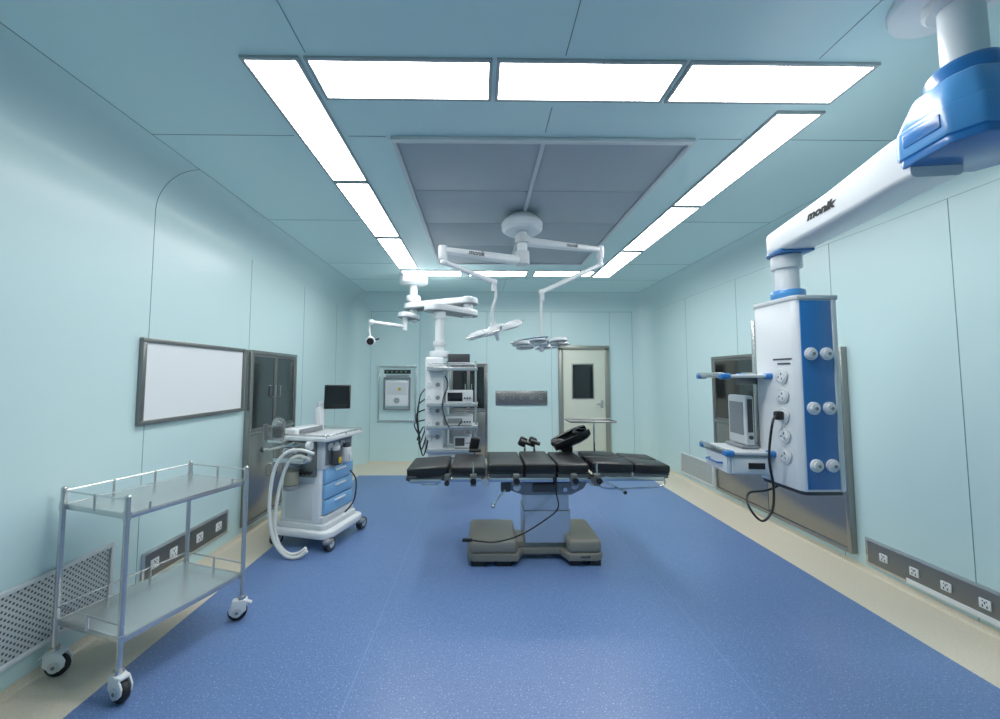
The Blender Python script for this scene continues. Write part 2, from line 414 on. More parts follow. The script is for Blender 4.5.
t = thing('gas_outlet_panel', 'steel plate with five round gas outlets on the back wall', 'outlet panel', (.72, YB-.001, 1.12))
mb = MB(); mb.b2((-.45, -.02, -.125), (.45, 0, .125), STEELP, .004); mb.b2((-.42, -.022, -.095), (.42, -.02, .095), STEELD, .002); mb.build('plate', t)
for x in (-.33, -.17, 0, .17, .33):
    mb = MB(); mb.cyl((x, -.02, .01), (x, -.035, .01), .032, STEEL, n=20); mb.cyl((x, -.035, .01), (x, -.042, .01), .018, DGREY, n=16); mb.build('outlet', t)
t = thing('wall_control_box', 'recessed wall box with white unit inside steel frame on the back wall', 'control box', (-1.43, YB-.001, 1.2))
mb = MB(); w, h, e = .66, .96, .025
mb.b2((-w/2, -.004, -h/2), (w/2, 0, h/2), WALL); frame4(mb, w, h, e, -.03, -.004, STEEL, .003)
mb.build('frame', t)
mb = MB(); frame4(mb, .46, .56, .02, -.06, -.004, GREY, .003); mb.b2((-.2, -.05, -.22), (.2, -.004, .22), WHITE, .008); mb.b2((-.17, -.053, -.02), (.17, -.05, .19), OFFW); u = mb.build('unit_body', t)
mb = MB(); mb.cyl((0, -.05, -.12), (0, -.058, -.12), .05, STEEL, n=20); mb.b2((.02, -.056, .05), (.07, -.05, .1), YEL); mb.build('dial', u)
mb = MB(); mb.b2((-.23, -.02, .34), (.23, -.004, .41), BLACK, .003); dsp = mb.build('display', t)
for k in range(5):
    mb = MB(); mb.b2((-.19+k*.08, -.0215, .362), (-.16+k*.08, -.02, .388), GREEN); mb.build('indicator_light', dsp)
mb = MB(); mb.b2((-.2, -.02, .29), (.2, -.004, .315), GREY, .002); mb.build('button_row', t)
# ------------------------------------------------------------------ steel instrument cart
A = U(42, 681, z=0); B = U(117, 701, z=0); D = U(241, 619, z=0)
bd = (D-B); L = bd.length; ang = math.atan2(bd.y, bd.x); Wd = (A-B).length*.99
u = bd.normalized(); v = Vector((-u.y, u.x, 0))
cc = B+u*L/2+v*Wd/2
cart = thing('instrument_cart', 'two-tier stainless steel instrument cart with guard rails on casters', 'cart', (cc.x, cc.y, 0), ang)
hx, hy = L/2, Wd/2
posts = [(-hx, -hy), (hx, -hy), (-hx, hy), (hx, hy)]
for x, y in posts:
    mb = MB(); mb.cyl((x, y, .13), (x, y, .92), .0125, STEEL, n=16); mb.sph((x, y, .92), .0135, STEEL, n=12)
    mb.cyl((x, y, .25), (x, y, .29), .0155, STEEL, n=16); mb.cyl((x, y, .815), (x, y, .855), .0155, STEEL, n=16)
    mb.build('post', cart)
def shelf(z, nm):
    mb = MB(); mb.b2((-hx+.005, -hy+.005, z), (hx-.005, hy-.005, z+.004), STEEL)
    for a, c in (((-hx, -hy), (hx, -hy+.012)), ((-hx, hy-.012), (hx, hy)), ((-hx, -hy), (-hx+.012, hy)), ((hx-.012, -hy), (hx, hy))):
        mb.b2((a[0], a[1], z-.022), (c[0], c[1], z+.006), STEEL, .002)
    mb.build(nm, cart)
shelf(.84, 'top_shelf'); shelf(.27, 'lower_shelf')
for z0, z1 in ((.846, .91), (.276, .335)):
    mb = MB()
    mb.tube([(-hx, -hy, z1), (-hx, hy, z1), (hx, hy, z1), (hx, -hy, z1)], .0045, STEEL, n=8)
    for p in ((-hx, 0), (-hx*.33, hy), (hx*.33, hy), (hx, 0)): mb.cyl((*p, z0-.01), (*p, z1+.006), .006, STEEL, n=8)
    mb.build('guard_rail', cart)
for x in (-hx*.7, hx*.7):
    mb = MB(); mb.cyl((x, -hy, .84), (x, -hy, .875), .005, STEEL, n=8); mb.build('rail_stub', cart)
for i, (x, y) in enumerate(posts):
    a = [R(-20), R(200), R(10), R(190)][i]-ang
    M = Matrix.Translation((x, y, 0)) @ Matrix.Rotation(a, 4, 'Z')
    mb = MB(); mb.cyl((0, 0, .118), (0, 0, .14), .022, STEEL, n=16)
    for s in (-1, 1):
        mb.prism([(-.03, .06), (.0, .035), (.04, .03), (.062, .05), (.066, .08), (.045, .112), (0, .124), (-.028, .118)], s*.021-.004, s*.021+.004, WHITE, Matrix.Rotation(R(90), 4, 'X'), .0018)
    mb.box((.012, 0, .114), (.078, .048, .018), WHITE, .008)
    c = mb.build('caster', cart, M)
    mb = MB(); mb.cyl((.02, -.014, .052), (.02, .014, .052), .052, RUB, n=28, bev=.006); mb.cyl((.02, -.028, .052), (.02, .028, .052), .026, OFFW, n=20); mb.cyl((.02, -.03, .052), (.02, .03, .052), .009, STEELD, n=12); mb.build('wheel', c)
    mb = MB(); mb.box((-.04, 0, .098), (.035, .03, .008), OFFW, .003, rot=(0, R(-25), 0)); mb.build('brake_pedal', c)
# ------------------------------------------------------------------ operating table
OT = thing('operating_table', 'black padded operating table on grey floor base in the room centre', 'operating table', (.55, 3.35, 0))
mb = MB()
mb.prism([(-.65, -.2), (-.60, -.24), (-.25, -.24), (-.2, -.12), (.1, -.12), (.15, -.24), (.38, -.24), (.43, -.2), (.43, .22), (.38, .26), (.15, .26), (.1, .14), (-.2, .14), (-.25, .26), (-.6, .26), (-.65, .22)], .045, .1, BEIGE, None, .008)
mb.b2((-.64, -.23, .09), (-.25, .25, .205), BEIGE, .035, 3)
mb.b2((.15, -.23, .09), (.42, .25, .205), BEIGE, .035, 3)
mb.b2((-.27, -.12, .09), (.17, .14, .15), BEIGE, .02)
mb.build('base_cover', OT)
for x0, x1 in ((-.62, -.5), (-.42, -.3), (.17, .25), (.32, .41)):
    mb = MB(); mb.b2((x0, -.22, 0), (x1, .22, .05), RUB, .006); mb.build('foot_pad', OT)
mb = MB(); mb.prism(rr(.385, .285, .02), .15, .40, STEEL); mb.build('column_lower', OT)
mb = MB(); mb.prism(rr(.365, .265, .02), .40, .535, STEEL)
mb.prism(rr(.375, .275, .02), .396, .404, STEELD)
mb.build('column_upper', OT)
mb = MB()
mb.prism([(-.38, .66), (-.34, .58), (-.2, .53), (.2, .53), (.3, .58), (.35, .66)], -.15, .15, STEELD, Matrix.Rotation(R(90), 4, 'X'), .008)
mb.b2((-.42, -.18, .65), (.38, .18, .685), DGREY, .006)
mb.cyl((-.25, -.17, .6), (-.25, .17, .6), .032, STEEL, n=18); mb.cyl((.22, -.17, .61), (.22, .17, .61), .03, STEEL, n=18)
mb.b2((-.12, -.175, .56), (.08, -.13, .63), DGREY, .006); mb.cyl((.14, -.13, .58), (.14, -.18, .58), .018, CHROME, n=14); mb.b2((-.2, -.16, .63), (.28, -.14, .65), BLACK, .003)
mb.build('tilt_head', OT)
mb = MB()
mb.b2((-.38, -.17, .56), (-.3, -.13, .64), DGREY, .008); mb.tube([(-.34, -.16, .58), (-.42, -.2, .5), (-.44, -.2, .47)], .008, CHROME)
mb.sph((-.445, -.2, .46), .018, CHROME)
mb.build('control_lever', OT)
def section(x0, x1, w, z, tilt=0, lift=0, cut=None, th=.068):
    cx = (x0+x1)/2; l = x1-x0
    M = Matrix.Translation((cx, 0, z+lift)) @ Matrix.Rotation(tilt, 4, 'Y')
    mb = MB(); mb.box((0, 0, -.012), (l-.01, w-.04, .014), DGREY, .003)
    for s in (-1, 1): mb.box((0, s*(w/2-.035), -.03), (l-.02, .02, .03), STEELD, .003)
    p = mb.build('section_plate', OT, M)
    mb = MB()
    if cut == 'split':
        for s in (-1, 1): mb.box((0, s*(w/4+.003), -.004+th/2), (l-.008, w/2-.012, th), LEATH, .017, seg=3)
    else:
        mb.box((0, 0, -.004+th/2), (l-.008, w, th), LEATH, .017, seg=3)
    mb.build('pad', p)
section(-1.14, -.80, .42, .714, R(-4), -.014, th=.075)
section(-.785, -.5, .5, .726, R(1), th=.062)
section(-.49, -.2, .52, .74)
section(-.195, .06, .52, .74, th=.072)
section(.066, .32, .52, .738)
section(.345, .68, .5, .742, R(2), .0, cut='split', th=.07)
section(.684, .985, .46, .728, R(3.5), .0, cut='split', th=.066)
for s in (-1, 1):
    for a, b, yy in ((-.78, -.54, .285), (-.48, .02, .295), (.05, .32, .295), (.40, .9, .28), (-1.1, -.86, .24)):
        z = .668 if a < -1 else .692
        mb = MB(); mb.b2((a, s*yy-.005, z-.016), (b, s*yy+.005, z+.016), CHROME, .002)
        for x in (a+.04, (a+b)/2, b-.04): mb.cyl((x, s*(yy-.06), z), (x, s*yy, z), .009, CHROME, n=10)
        mb.build('side_rail', OT)
mb = MB()
for s in (-.12, .12): mb.tube([(-.82, s, .69), (-1.0, s, .675), (-1.1, s, .67)], .009, CHROME)
mb.b2((-.86, -.2, .66), (-.78, .2, .71), DGREY, .006); mb.b2((-.83, -.245, .635), (-.79, -.2, .72), STEELD, .005); mb.cyl((-.81, -.24, .66), (-.81, -.28, .66), .02, BLACK, n=14)
mb.b2((-1.14, -.22, .665), (-1.06, -.17, .7), DGREY, .006); mb.tube([(-1.06, -.2, .67), (-1.0, -.22, .635), (-.88, -.22, .64)], .007, CHROME, k=3)
mb.build('headrest_bracket', OT)
mb = MB()
mb.b2((-.53, -.245, .63), (-.48, .245, .7), STEELD, .006); mb.cyl((-.505, -.25, .665), (-.505, -.275, .665), .03, STEEL, n=18); mb.b2((-.47, -.2, .665), (-.36, .2, .7), DGREY, .005); mb.build('back_hinge', OT)
mb = MB()
mb.tube([(.4, -.22, .69), (.42, -.27, .62), (.75, -.27, .62), (.9, -.27, .64), (.93, -.22, .68)], .006, CHROME, k=4)
mb.tube([(.42, .1, .69), (.5, .1, .6), (.8, .1, .62)], .008, CHROME)
mb.cyl((.34, -.25, .67), (.34, .25, .67), .022, STEELD, n=16); mb.cyl((.34, -.25, .67), (.34, -.275, .67), .032, STEEL, n=18)
mb.b2((.3, -.2, .64), (.46, -.12, .68), STEELD, .006); mb.tube([(.44, -.2, .66), (.56, -.24, .6), (.6, -.24, .58)], .008, CHROME); mb.sph((.605, -.24, .575), .016, BLACK)
mb.build('leg_hinge', OT)
def clamp(x, y, s=1):
    mb = MB(); mb.b2((x-.024, y-.022, .65), (x+.024, y+.022, .74), STEELD, .005); mb.tube([(x, y-s*.02, .7), (x, y-s*.05, .7)], .008, CHROME)
    mb.cyl((x, y-s*.045, .7), (x, y-s*.068, .7), .024, BLACK, n=14); return mb
for x, y, h in ((-.60, -.31, .83), (-.27, -.31, .75), (.18, -.31, .745), (.36, -.31, .82)):
    mb = clamp(x, y); mb.cyl((x, y, .735), (x, y, h), .008, CHROME, n=10); mb.cyl((x, y, .735), (x, y, .75), .015, CHROME, n=12); mb.build('rail_clamp', OT)
mb = clamp(-.60, .31, -1); mb.cyl((-.60, .31, .7), (-.60, .31, .86), .009, CHROME, n=12)
mb.box((-.60, .29, .87), (.09, .05, .13), LEATH, .018, rot=(R(10), R(12), 0), seg=3); mb.cyl((-.65, .27, .81), (-.54, .27, .81), .017, BLACK, n=12); mb.build('body_support', OT)
for x in (-.13, -.04):
    mb = clamp(x, .31, -1); mb.cyl((x, .31, .7), (x, .31, .9), .01, CHROME, n=12)
    mb.box((x-.02, .3, .885), (.075, .05, .09), BLACK, .018, rot=(0, R(25), 0)); mb.cyl((x-.04, .26, .9), (x+.045, .26, .87), .018, BLACK, n=12)
    mb.build('post_clamp', OT)
mb = clamp(.3, .31, -1); mb.cyl((.3, .31, .7), (.3, .31, .86), .009, CHROME, n=12); mb.sph((.3, .31, .86), .026, BLACK, n=14)
b = bmesh.new(); sec = []
for k in range(13):
    t_ = R(-15+210*k/12); sec.append((math.cos(t_), -math.sin(t_)))
rows = []
for l_, sc in ((-.18, .075), (-.1, .092), (.05, .1), (.13, .09), (.17, .07)):
    rows.append([b.verts.new((l_, x*sc, y*sc*.9)) for x, y in sec]+[b.verts.new((l_, x*(sc-.024), y*(sc-.024)*.9)) for x, y in reversed(sec)])
n_ = len(rows[0])
for i in range(len(rows)-1):
    for j in range(n_): b.faces.new((rows[i][j], rows[i][(j+1) % n_], rows[i+1][(j+1) % n_], rows[i+1][j]))
b.faces.new(rows[0]); b.faces.new(rows[-1]); bmesh.ops.recalc_face_normals(b, faces=b.faces)
mb.join(b, LEATH, Matrix.Translation((.29, .25, .945)) @ Matrix.Rotation(R(-24), 4, 'Y') @ Matrix.Rotation(R(10), 4, 'X'))
mb.sph((.38, .24, .975), .06, LEATH, (1.3, 1, .7)); mb.sph((.18, .24, .88), .06, LEATH, (1.3, 1, .7)); mb.b2((.2, .24, .8), (.31, .3, .88), BLACK, .012)
mb.build('leg_support', OT)
mb = MB(); mb.b2((.5, .26, .66), (.54, .31, .73), STEELD, .004); mb.cyl((.52, .285, .68), (.52, .285, 1.05), .009, CHROME, n=12)
mb.tube([(.52, .285, 1.05), (.52, .285, 1.07), (.46, .24, 1.08)], .008, CHROME)
mb.build('tray_post', OT)
mb = MB(); mb.prism(rr(.42, .24, .03), 1.085, 1.089, STEELP, Matrix.Translation((.46, .2, 0)))
P = [(x+.46, y+.2, 1.095) for x, y in rr(.42, .24, .03)]; mb.tube(P+[P[0]], .005, STEELD, n=8); mb.build('instrument_tray', OT)
pts = [loc_of(OT, U(px, py, y=3.05)) for px, py in ((556, 492), (558, 508), (545, 520), (520, 535), (495, 542), (470, 540))]
mb = MB(); mb.tube([(.06, -.18, .64)]+pts, .006, BLACK, k=5, n=8)
mb.box(pts[-1]+Vector((-.02, 0, .0)), (.08, .035, .02), BLACK, .006); mb.build('control_cable', OT)
text('monik', .03, OT, Matrix.Translation((.28, -.2415, .08)) @ Matrix.Rotation(R(90), 4, 'X'), INK, 'lettering', .3, .0006)
# ------------------------------------------------------------------ surgical lamps
SL = thing('surgical_light', 'twin-headed white surgical light hanging from the ceiling over the operating table', 'surgical light', (.365, 3.28, H-.031))
def sl(w): return loc_of(SL, w)
mb = MB(); mb.lathe([(.02, -.14), (.15, -.14), (.175, -.12), (.18, -.07), (.165, -.045), (.1, -.035), (.1, -.01), (.11, 0)], WHITE); mb.build('ceiling_cover', SL)
mb = MB(); mb.cyl((0, 0, -.42), (0, 0, -.13), .045, WHITE, n=28); mb.cyl((0, 0, -.24), (0, 0, -.17), .062, OFFW, n=28, bev=.006); mb.cyl((0, 0, -.43), (0, 0, -.31), .062, OFFW, n=28, bev=.008); mb.build('spindle', SL)
def arm_box(p0, p1, w0, h0, w1, h1):
    p0 = Vector(p0); p1 = Vector(p1); d = p1-p0; l = d.length; b = bmesh.new(); rows = []
    for t_, w, h in ((-.02/l, w0*.7, h0*.8), (.0, w0, h0), (1, w1, h1), (1+.02/l, w1*.7, h1*.8)):
        rows.append([b.verts.new((l*t_, x, y)) for x, y in rr(w, h, min(w, h)*.3, 3)])
    n = len(rows[0])
    for i in range(3):
        for j in range(n): b.faces.new((rows[i][j], rows[i][(j+1) % n], rows[i+1][(j+1) % n], rows[i+1][j]))
    b.faces.new(rows[0]); b.faces.new(rows[-1]); bmesh.ops.recalc_face_normals(b, faces=b.faces)
    ax = d.normalized(); up = Vector((0, 0, 1)); sd = up.cross(ax).normalized(); up = ax.cross(sd)
    M = Matrix.Translation(p0) @ Matrix((ax, sd, up)).transposed().to_4x4()
    return b, M, ax, up
def frame_M(p, ax, up):
    return Matrix.Translation(p) @ Matrix((ax, up, ax.cross(up))).transposed().to_4x4()
tipL = U(443, 250, y=3.0); tipL = Vector(sl(tipL)); a0 = Vector((0, 0, tipL.z))
mb = MB(); b, M, ax, up = arm_box(a0, tipL, .085, .075, .055, .045); mb.join(b, WHITE, M)
mb.cyl(tipL+Vector((0, 0, -.08)), tipL+Vector((0, 0, .035)), .034, WHITE, n=22, bev=.008); armL = mb.build('extension_arm', SL)
ax2 = -ax; mid = a0.lerp(tipL, .62)
text('monik', .055, armL, frame_M(mid+ax2.cross(up)*.036, ax2, up), INK, 'lettering', .3, .0012)
tipR = U(600, 250, y=3.5); tipR = Vector(sl(tipR)); a1 = Vector((0, 0, tipR.z))
mb = MB(); b, M, ax, up = arm_box(a1, tipR, .085, .075, .055, .045); mb.join(b, WHITE, M)
mb.cyl(tipR+Vector((0, 0, -.08)), tipR+Vector((0, 0, .035)), .034, WHITE, n=22, bev=.008); armR = mb.build('extension_arm', SL)
mid = a1.lerp(tipR, .6)
text('monik', .045, armR, frame_M(mid+ax.cross(up)*.036, ax, up), INK, 'lettering', .3, .001)
def lower(tip, pts):
    P = [Vector(sl(p)) for p in pts]
    mb = MB(); mb.tube([tip+Vector((0, 0, -.07))]+P[:1], .024, WHITE, n=14)
    mb.tube(P[:2], .021, WHITE, n=14); mb.sph(P[0], .031, WHITE); mb.sph(P[1], .028, WHITE)
    mb.tube(P[1:], .0125, OFFW, n=10, k=3); mb.cyl(P[1]+Vector((0, 0, -.08)), P[1], .021, OFFW, n=16)
    mb.build('spring_arm', SL)
    return P
PL = lower(tipL, [U(444, 262, y=3.0), U(494, 282, y=3.15), U(496, 296, y=3.15), U(492, 312, y=3.16), U(494, 324, y=3.2)])
PR = lower(tipR, [U(600, 265, y=3.5), U(542, 292, y=3.35), U(541, 310, y=3.35), U(541, 325, y=3.35), U(541, 336, y=3.35)])
def head(P, rot, sc=1.0, zs=1.0):
    M = Matrix.Translation(P) @ Euler(rot).to_matrix().to_4x4() @ Matrix.Diagonal((sc, sc, sc*zs, 1))
    mb = MB(); mb.lathe([(.01, .055), (.05, .05), (.075, .03), (.08, .0), (.07, -.022), (.01, -.026)], OFFW, n=28)
    mb.cyl((0, 0, .04), (0, 0, .09), .028, OFFW, n=18)
    for k in range(6):
        a = 2*PI*k/6+.25; mb.tube([(math.cos(a)*.06, math.sin(a)*.06, .012), (math.cos(a)*.14, math.sin(a)*.14, .016)], .019, STEEL, n=10)
    hd = mb.build('lamp_head', SL, M)
    for k in range(6):
        a = 2*PI*k/6+.25; c = Vector((math.cos(a)*.195, math.sin(a)*.195, .0))
        T = Matrix.Translation(c) @ Matrix.Rotation(a, 4, 'Z') @ Matrix.Diagonal((1, .92, 1.0, 1))
        mb = MB(); mb.lathe([(.01, .04), (.045, .038), (.075, .024), (.088, .0), (.09, -.014), (.082, -.024), (.08, -.024)], OFFW, T, n=28); mb.build('petal', hd)
        mb = MB(); mb.lathe([(.01, -.028), (.066, -.028), (.076, -.022), (.076, -.014)], LENSM, T, n=24); mb.build('lens', hd)
    mb = MB(); mb.lathe([(.01, -.12), (.018, -.115), (.02, -.055), (.03, -.03), (.03, -.02)], WHITE, n=18); mb.build('handle', hd)
    for k in range(2):
        a0_ = k*PI+.3
        mb = MB(); mb.tube([(math.cos(a0_+1.3*i/12)*.31, math.sin(a0_+1.3*i/12)*.31, .005) for i in range(13)], .01, STEEL, n=8)
        for e_ in (0, 1.3): mb.tube([(math.cos(a0_+e_)*.31, math.sin(a0_+e_)*.31, .005), (math.cos(a0_+e_)*.25, math.sin(a0_+e_)*.25, .005)], .009, STEEL, n=8)
        mb.build('grip_bar', hd)
head(PL[-1]+Vector((.01, 0, -.05)), (R(9), R(-17), 0), .86, .9)
head(PR[-1]+Vector((0, 0, -.07)), (R(-6), R(-3), 0), .92, .65)
# ------------------------------------------------------------------ near pendant (right)
PX, PY = 1.79, 2.19
NP = thing('ceiling_pendant', 'large white and blue equipment pendant on the right, nearest the viewer', 'equipment pendant', (1.75, 1.30, H-.001))
def npl(x, y, z): return Vector((x-1.75, y-1.30, z-H))
mb = MB(); mb.lathe([(.02, -.04), (.14, -.04), (.18, -.034), (.185, -.015), (.185, 0)], WHITE, n=48); mb.lathe([(.05, -.075), (.085, -.075), (.095, -.065), (.095, -.035)], OFFW, n=40); mb.build('ceiling_cover', NP)
mb = MB(); mb.cyl((0, 0, -.4), (0, 0, -.06), .058, WHITE, n=36); mb.build('column', NP)
ax0 = Vector((1.685, 1.30, 0))
adir = (Vector((PX, PY, 0))-ax0).normalized(); aang = math.atan2(adir.y, adir.x)
ln = (Vector((PX, PY, 0))-ax0).length
MA = Matrix.Translation(npl(ax0.x, ax0.y, 2.37)) @ Matrix.Rotation(aang, 4, 'Z')
cpl = MA.inverted() @ Vector((0, 0, -.3))
mb = MB()
hp_ = [(-.16, -.21), (-.09, -.25), (.08, -.25), (.14, -.20), (.14, .06), (.08, .11), (-.09, .11), (-.16, .06)]
mb.prism(hp_, -.06, .05, LBLUE, None, .014)
mb.prism([(x*.95, y*.95-.003) for x, y in hp_], -.09, -.055, PBLUE, None, .012)
mb.prism(hp_, .04, .17, LBLUE, None, .018, top=.72, ctr=(cpl.x, cpl.y))
mb.lathe([(.05, .12), (.098, .12), (.104, .15), (.102, .22), (.085, .245), (.06, .25)], PBLUE, Matrix.Translation((cpl.x, cpl.y, 0)), n=36)
mb.box((-.01, .109, .0), (.13, .01, .05), PBLUE, .004); mb.box((-.159, -.07, .0), (.01, .15, .05), PBLUE, .004)
jb = mb.build('joint_housing', NP, MA)
b = bmesh.new(); rows = []
st = [(.06, .088, -.13, .055), (.14, .09, -.13, .055), (ln*.5, .09, -.145, .01), (ln, .09, -.16, -.03)]
for a in (20, 40, 60, 75): st.append((ln+.09*math.sin(R(a)), .09*math.cos(R(a)), -.16, -.03))
for x_, w_, zl, zh in st:
    rows.append([b.verts.new((x_, y_, (zl+zh)/2+z_)) for y_, z_ in rr(2*w_, zh-zl, min(.02, w_*.9), 3)])
n_ = len(rows[0])
for i in range(len(rows)-1):
    for j in range(n_): b.faces.new((rows[i][j], rows[i][(j+1) % n_], rows[i+1][(j+1) % n_], rows[i+1][j]))
b.faces.new(rows[0]); b.faces.new(rows[-1]); bmesh.ops.recalc_face_normals(b, faces=b.faces)
mb = MB(); mb.join(b, WHITE)
mb.prism([(ln-.1, -.09), (ln, -.094)]+[(ln+.094*math.sin(R(a)), -.094*math.cos(R(a))) for a in range(15, 180, 15)]+[(ln, .094), (ln-.1, .09)], -.168, -.152, PBLUE, None, .005)
arm = mb.build('support_arm', NP, MA)
text('monik', .056, arm, Matrix.Translation((.5, .0915, -.065)) @ Matrix.Rotation(PI, 4, 'Z') @ Matrix.Rotation(R(90), 4, 'X') @ Matrix.Diagonal((1.2, 1, 1, 1)), INK, 'lettering', .3, .0028)
mb = MB(); mb.cyl(npl(PX, PY, 1.99), npl(PX, PY, 2.21), .058, WHITE, n=32); mb.cyl(npl(PX, PY, 2.12), npl(PX, PY, 2.20), .076, WHITE, n=32, bev=.01)
mb.cyl(npl(PX, PY, 1.945), npl(PX, PY, 1.995), .083, LBLUE, n=32, bev=.01); mb.build('rotation_joint', NP)
tx0, tx1, ty0, ty1, tz0, tz1 = 1.70, 1.95, 2.04, 2.37, .89, 1.93
MT = Matrix.Translation(npl((tx0+tx1)/2, (ty0+ty1)/2, 0))
MT.translation.z = -H
hw, hd = (tx1-tx0)/2, (ty1-ty0)/2
mb = MB(); mb.prism([(-hw, -hd+.03), (-hw+.02, -hd), (hw-.02, -hd), (hw, -hd+.03), (hw, hd-.04), (hw-.03, hd), (-hw+.02, hd), (-hw, hd-.03)], tz0, tz1, WHITE, None, .008)
mb.prism([(-hw-.006, -hd+.03), (-hw+.015, -hd-.006), (hw-.015, -hd-.006), (hw+.006, -hd+.03), (hw+.006, hd-.04), (hw-.03, hd+.006), (-hw+.015, hd+.006), (-hw-.006, hd-.03)], tz1-.015, tz1+.01, OFFW, None, .005)
mb.prism([(-hw+.01, -hd+.03), (-hw+.03, -hd+.01), (hw-.03, -hd+.01), (hw-.01, -hd+.04), (hw-.01, hd-.04), (hw-.03, hd-.01), (-hw+.03, hd-.01), (-hw+.01, hd-.03)], tz0-.02, tz0+.01, DGREY, None, .004)
tower = mb.build('service_column', NP, MT)
mb = MB(); mb.b2((-.1, -hd-.004, .905), (.07, -hd+.001, 1.91), PBLUE, .0015); mb.build('blue_panel', tower)
mb = MB(); mb.b2((.072, -hd-.007, .9), (.086, -hd+.001, 1.915), WHITE, .002); mb.build('white_edge_strip', tower)
for z in (1.03, 1.33, 1.62):
    for x in (-.055, .03):
        mb = MB(); mb.lathe([(.034, 0), (.034, .008), (.03, .012), (.026, .012), (.024, .02), (.012, .022), (.002, .022)], WHITE, Matrix.Translation((x, -hd-.005, z)) @ Matrix.Rotation(R(90), 4, 'X'), n=24)
        mb.cyl((x, -hd-.026, z), (x, -hd-.03, z), .009, GREY, n=12)
        mb.build('gas_outlet', tower)
for z in (1.06, 1.17, 1.28, 1.39, 1.5):
    M4 = Matrix.Rotation(R(-90), 4, 'Z') @ Matrix.Rotation(R(20), 4, 'Y')
    mb = MB(); mb.prism(rr(.082, .082, .03), 0, .009, OFFW, Matrix.Rotation(R(90), 4, 'X'), .002); mb.lathe([(.03, .009), (.03, .012), (.026, .012), (.002, .0105)], WHITE, Matrix.Rotation(R(90), 4, 'X'), n=20)
    for dx, dz, a in ((-.013, -.01, .5), (.013, -.01, -.5), (0, .014, 0)): mb.box((dx, -.012, dz), (.0045, .002, .012), INK, rot=(0, a, 0))
    mb.build('power_socket', tower, Matrix.Translation((-hw-.001, -.06, z)) @ M4)
mb = MB(); mb.b2((-hw-.003, -.13, 1.59), (-hw, -.0, 1.6), DGREY); mb.b2((-hw-.003, -.12, 1.565), (-hw, -.03, 1.575), DGREY); mb.build('marking_plate', tower)
def pshelf(root, M, w, d, z, drawer=False, bl=PBLUE):
    mb = MB(); mb.box((0, 0, z), (w, d, .02), OFFW, .006)
    for sx in (-1, 1): mb.box((sx*w/2, 0, z+.008), (.018, d, .03), STEEL, .004)
    s = mb.build('shelf', root, M)
    for sx in (-1, 1):
        for sy in (-1, 1):
            mb = MB(); mb.box((sx*(w/2-.015), sy*(d/2-.015), z), (.055, .055, .036), bl, .012, seg=3); mb.build('corner_bumper', s)
    if drawer:
        mb = MB(); mb.box((0, 0, z-.07), (w-.04, d-.04, .11), OFFW, .008); mb.box((-w/2+.02, 0, z-.07), (.012, d-.06, .1), WHITE, .004); mb.box((0, -d/2+.015, z-.07), (w-.07, .012, .09), WHITE, .004)
        mb.tube([(-w/2+.014, -.08, z-.07), (-w/2-.012, -.07, z-.07), (-w/2-.012, .07, z-.07), (-w/2+.014, .08, z-.07)], .006, PBLUE, n=8)
        mb.box((.03, -d/2+.006, z-.07), (.09, .004, .035), INK); mb.build('drawer', s)
    return s
MS = Matrix.Translation(npl(1.59, 2.40, 0)) @ Matrix.Rotation(R(-6), 4, 'Z'); MS.translation.z = -H
pshelf(NP, MS, .28, .32, 1.50); pshelf(NP, MS, .27, .32, 1.05, True)
mb = MB()
for z in (1.475, 1.02): mb.b2(npl(1.6, 2.36, z-.025), npl(1.78, 2.40, z+.015), STEELD, .004)
mb.b2(npl(1.715, 2.375, .95), npl(1.745, 2.405, 1.85), STEEL, .003); mb.build('shelf_bracket', NP)
t = thing('monitor_unit', 'upright white and grey device standing on the near pendant lower shelf', 'medical device', (1.64, 2.42, 1.0605), R(-6))
mb = MB(); mb.box((0, 0, .17), (.05, .2, .3), OFFW, .012); mb.box((0, 0, .01), (.1, .2, .02), GREY, .006); mb.build('housing', t)
mb = MB(); mb.box((-.026, 0, .18), (.003, .15, .2), GREY); mb.build('screen', t)
mb = MB(); mb.box((.0, -.101, .2), (.03, .004, .2), DGREY, .001); mb.cyl((0, -.1, .07), (0, -.11, .07), .012, DGREY, n=14); mb.build('side_panel', t)
pc = [Vector((1.69, 2.145, 1.28)), Vector((1.66, 2.145, 1.28)), Vector((1.62, 2.13, 1.24)), Vector((1.60, 2.14, 1.05)), Vector((1.64, 2.17, .88)), Vector((1.62, 2.16, .76)), Vector((1.56, 2.16, .70)), Vector((1.52, 2.2, .76)), Vector((1.56, 2.26, .82)), Vector((1.68, 2.28, .83)), Vector((1.76, 2.27, .868))]
o = thing('power_cable', 'black power cable plugged into the side of the near pendant and looping below', 'cable', pc[0])
mb = MB(); mb.tube([p-pc[0] for p in pc], .0065, BLACK, k=6, n=8); mb.build('cord', o)
mb = MB(); mb.box(Vector((-.022, 0, 0)), (.045, .034, .05), BLACK, .01); mb.build('plug', o)
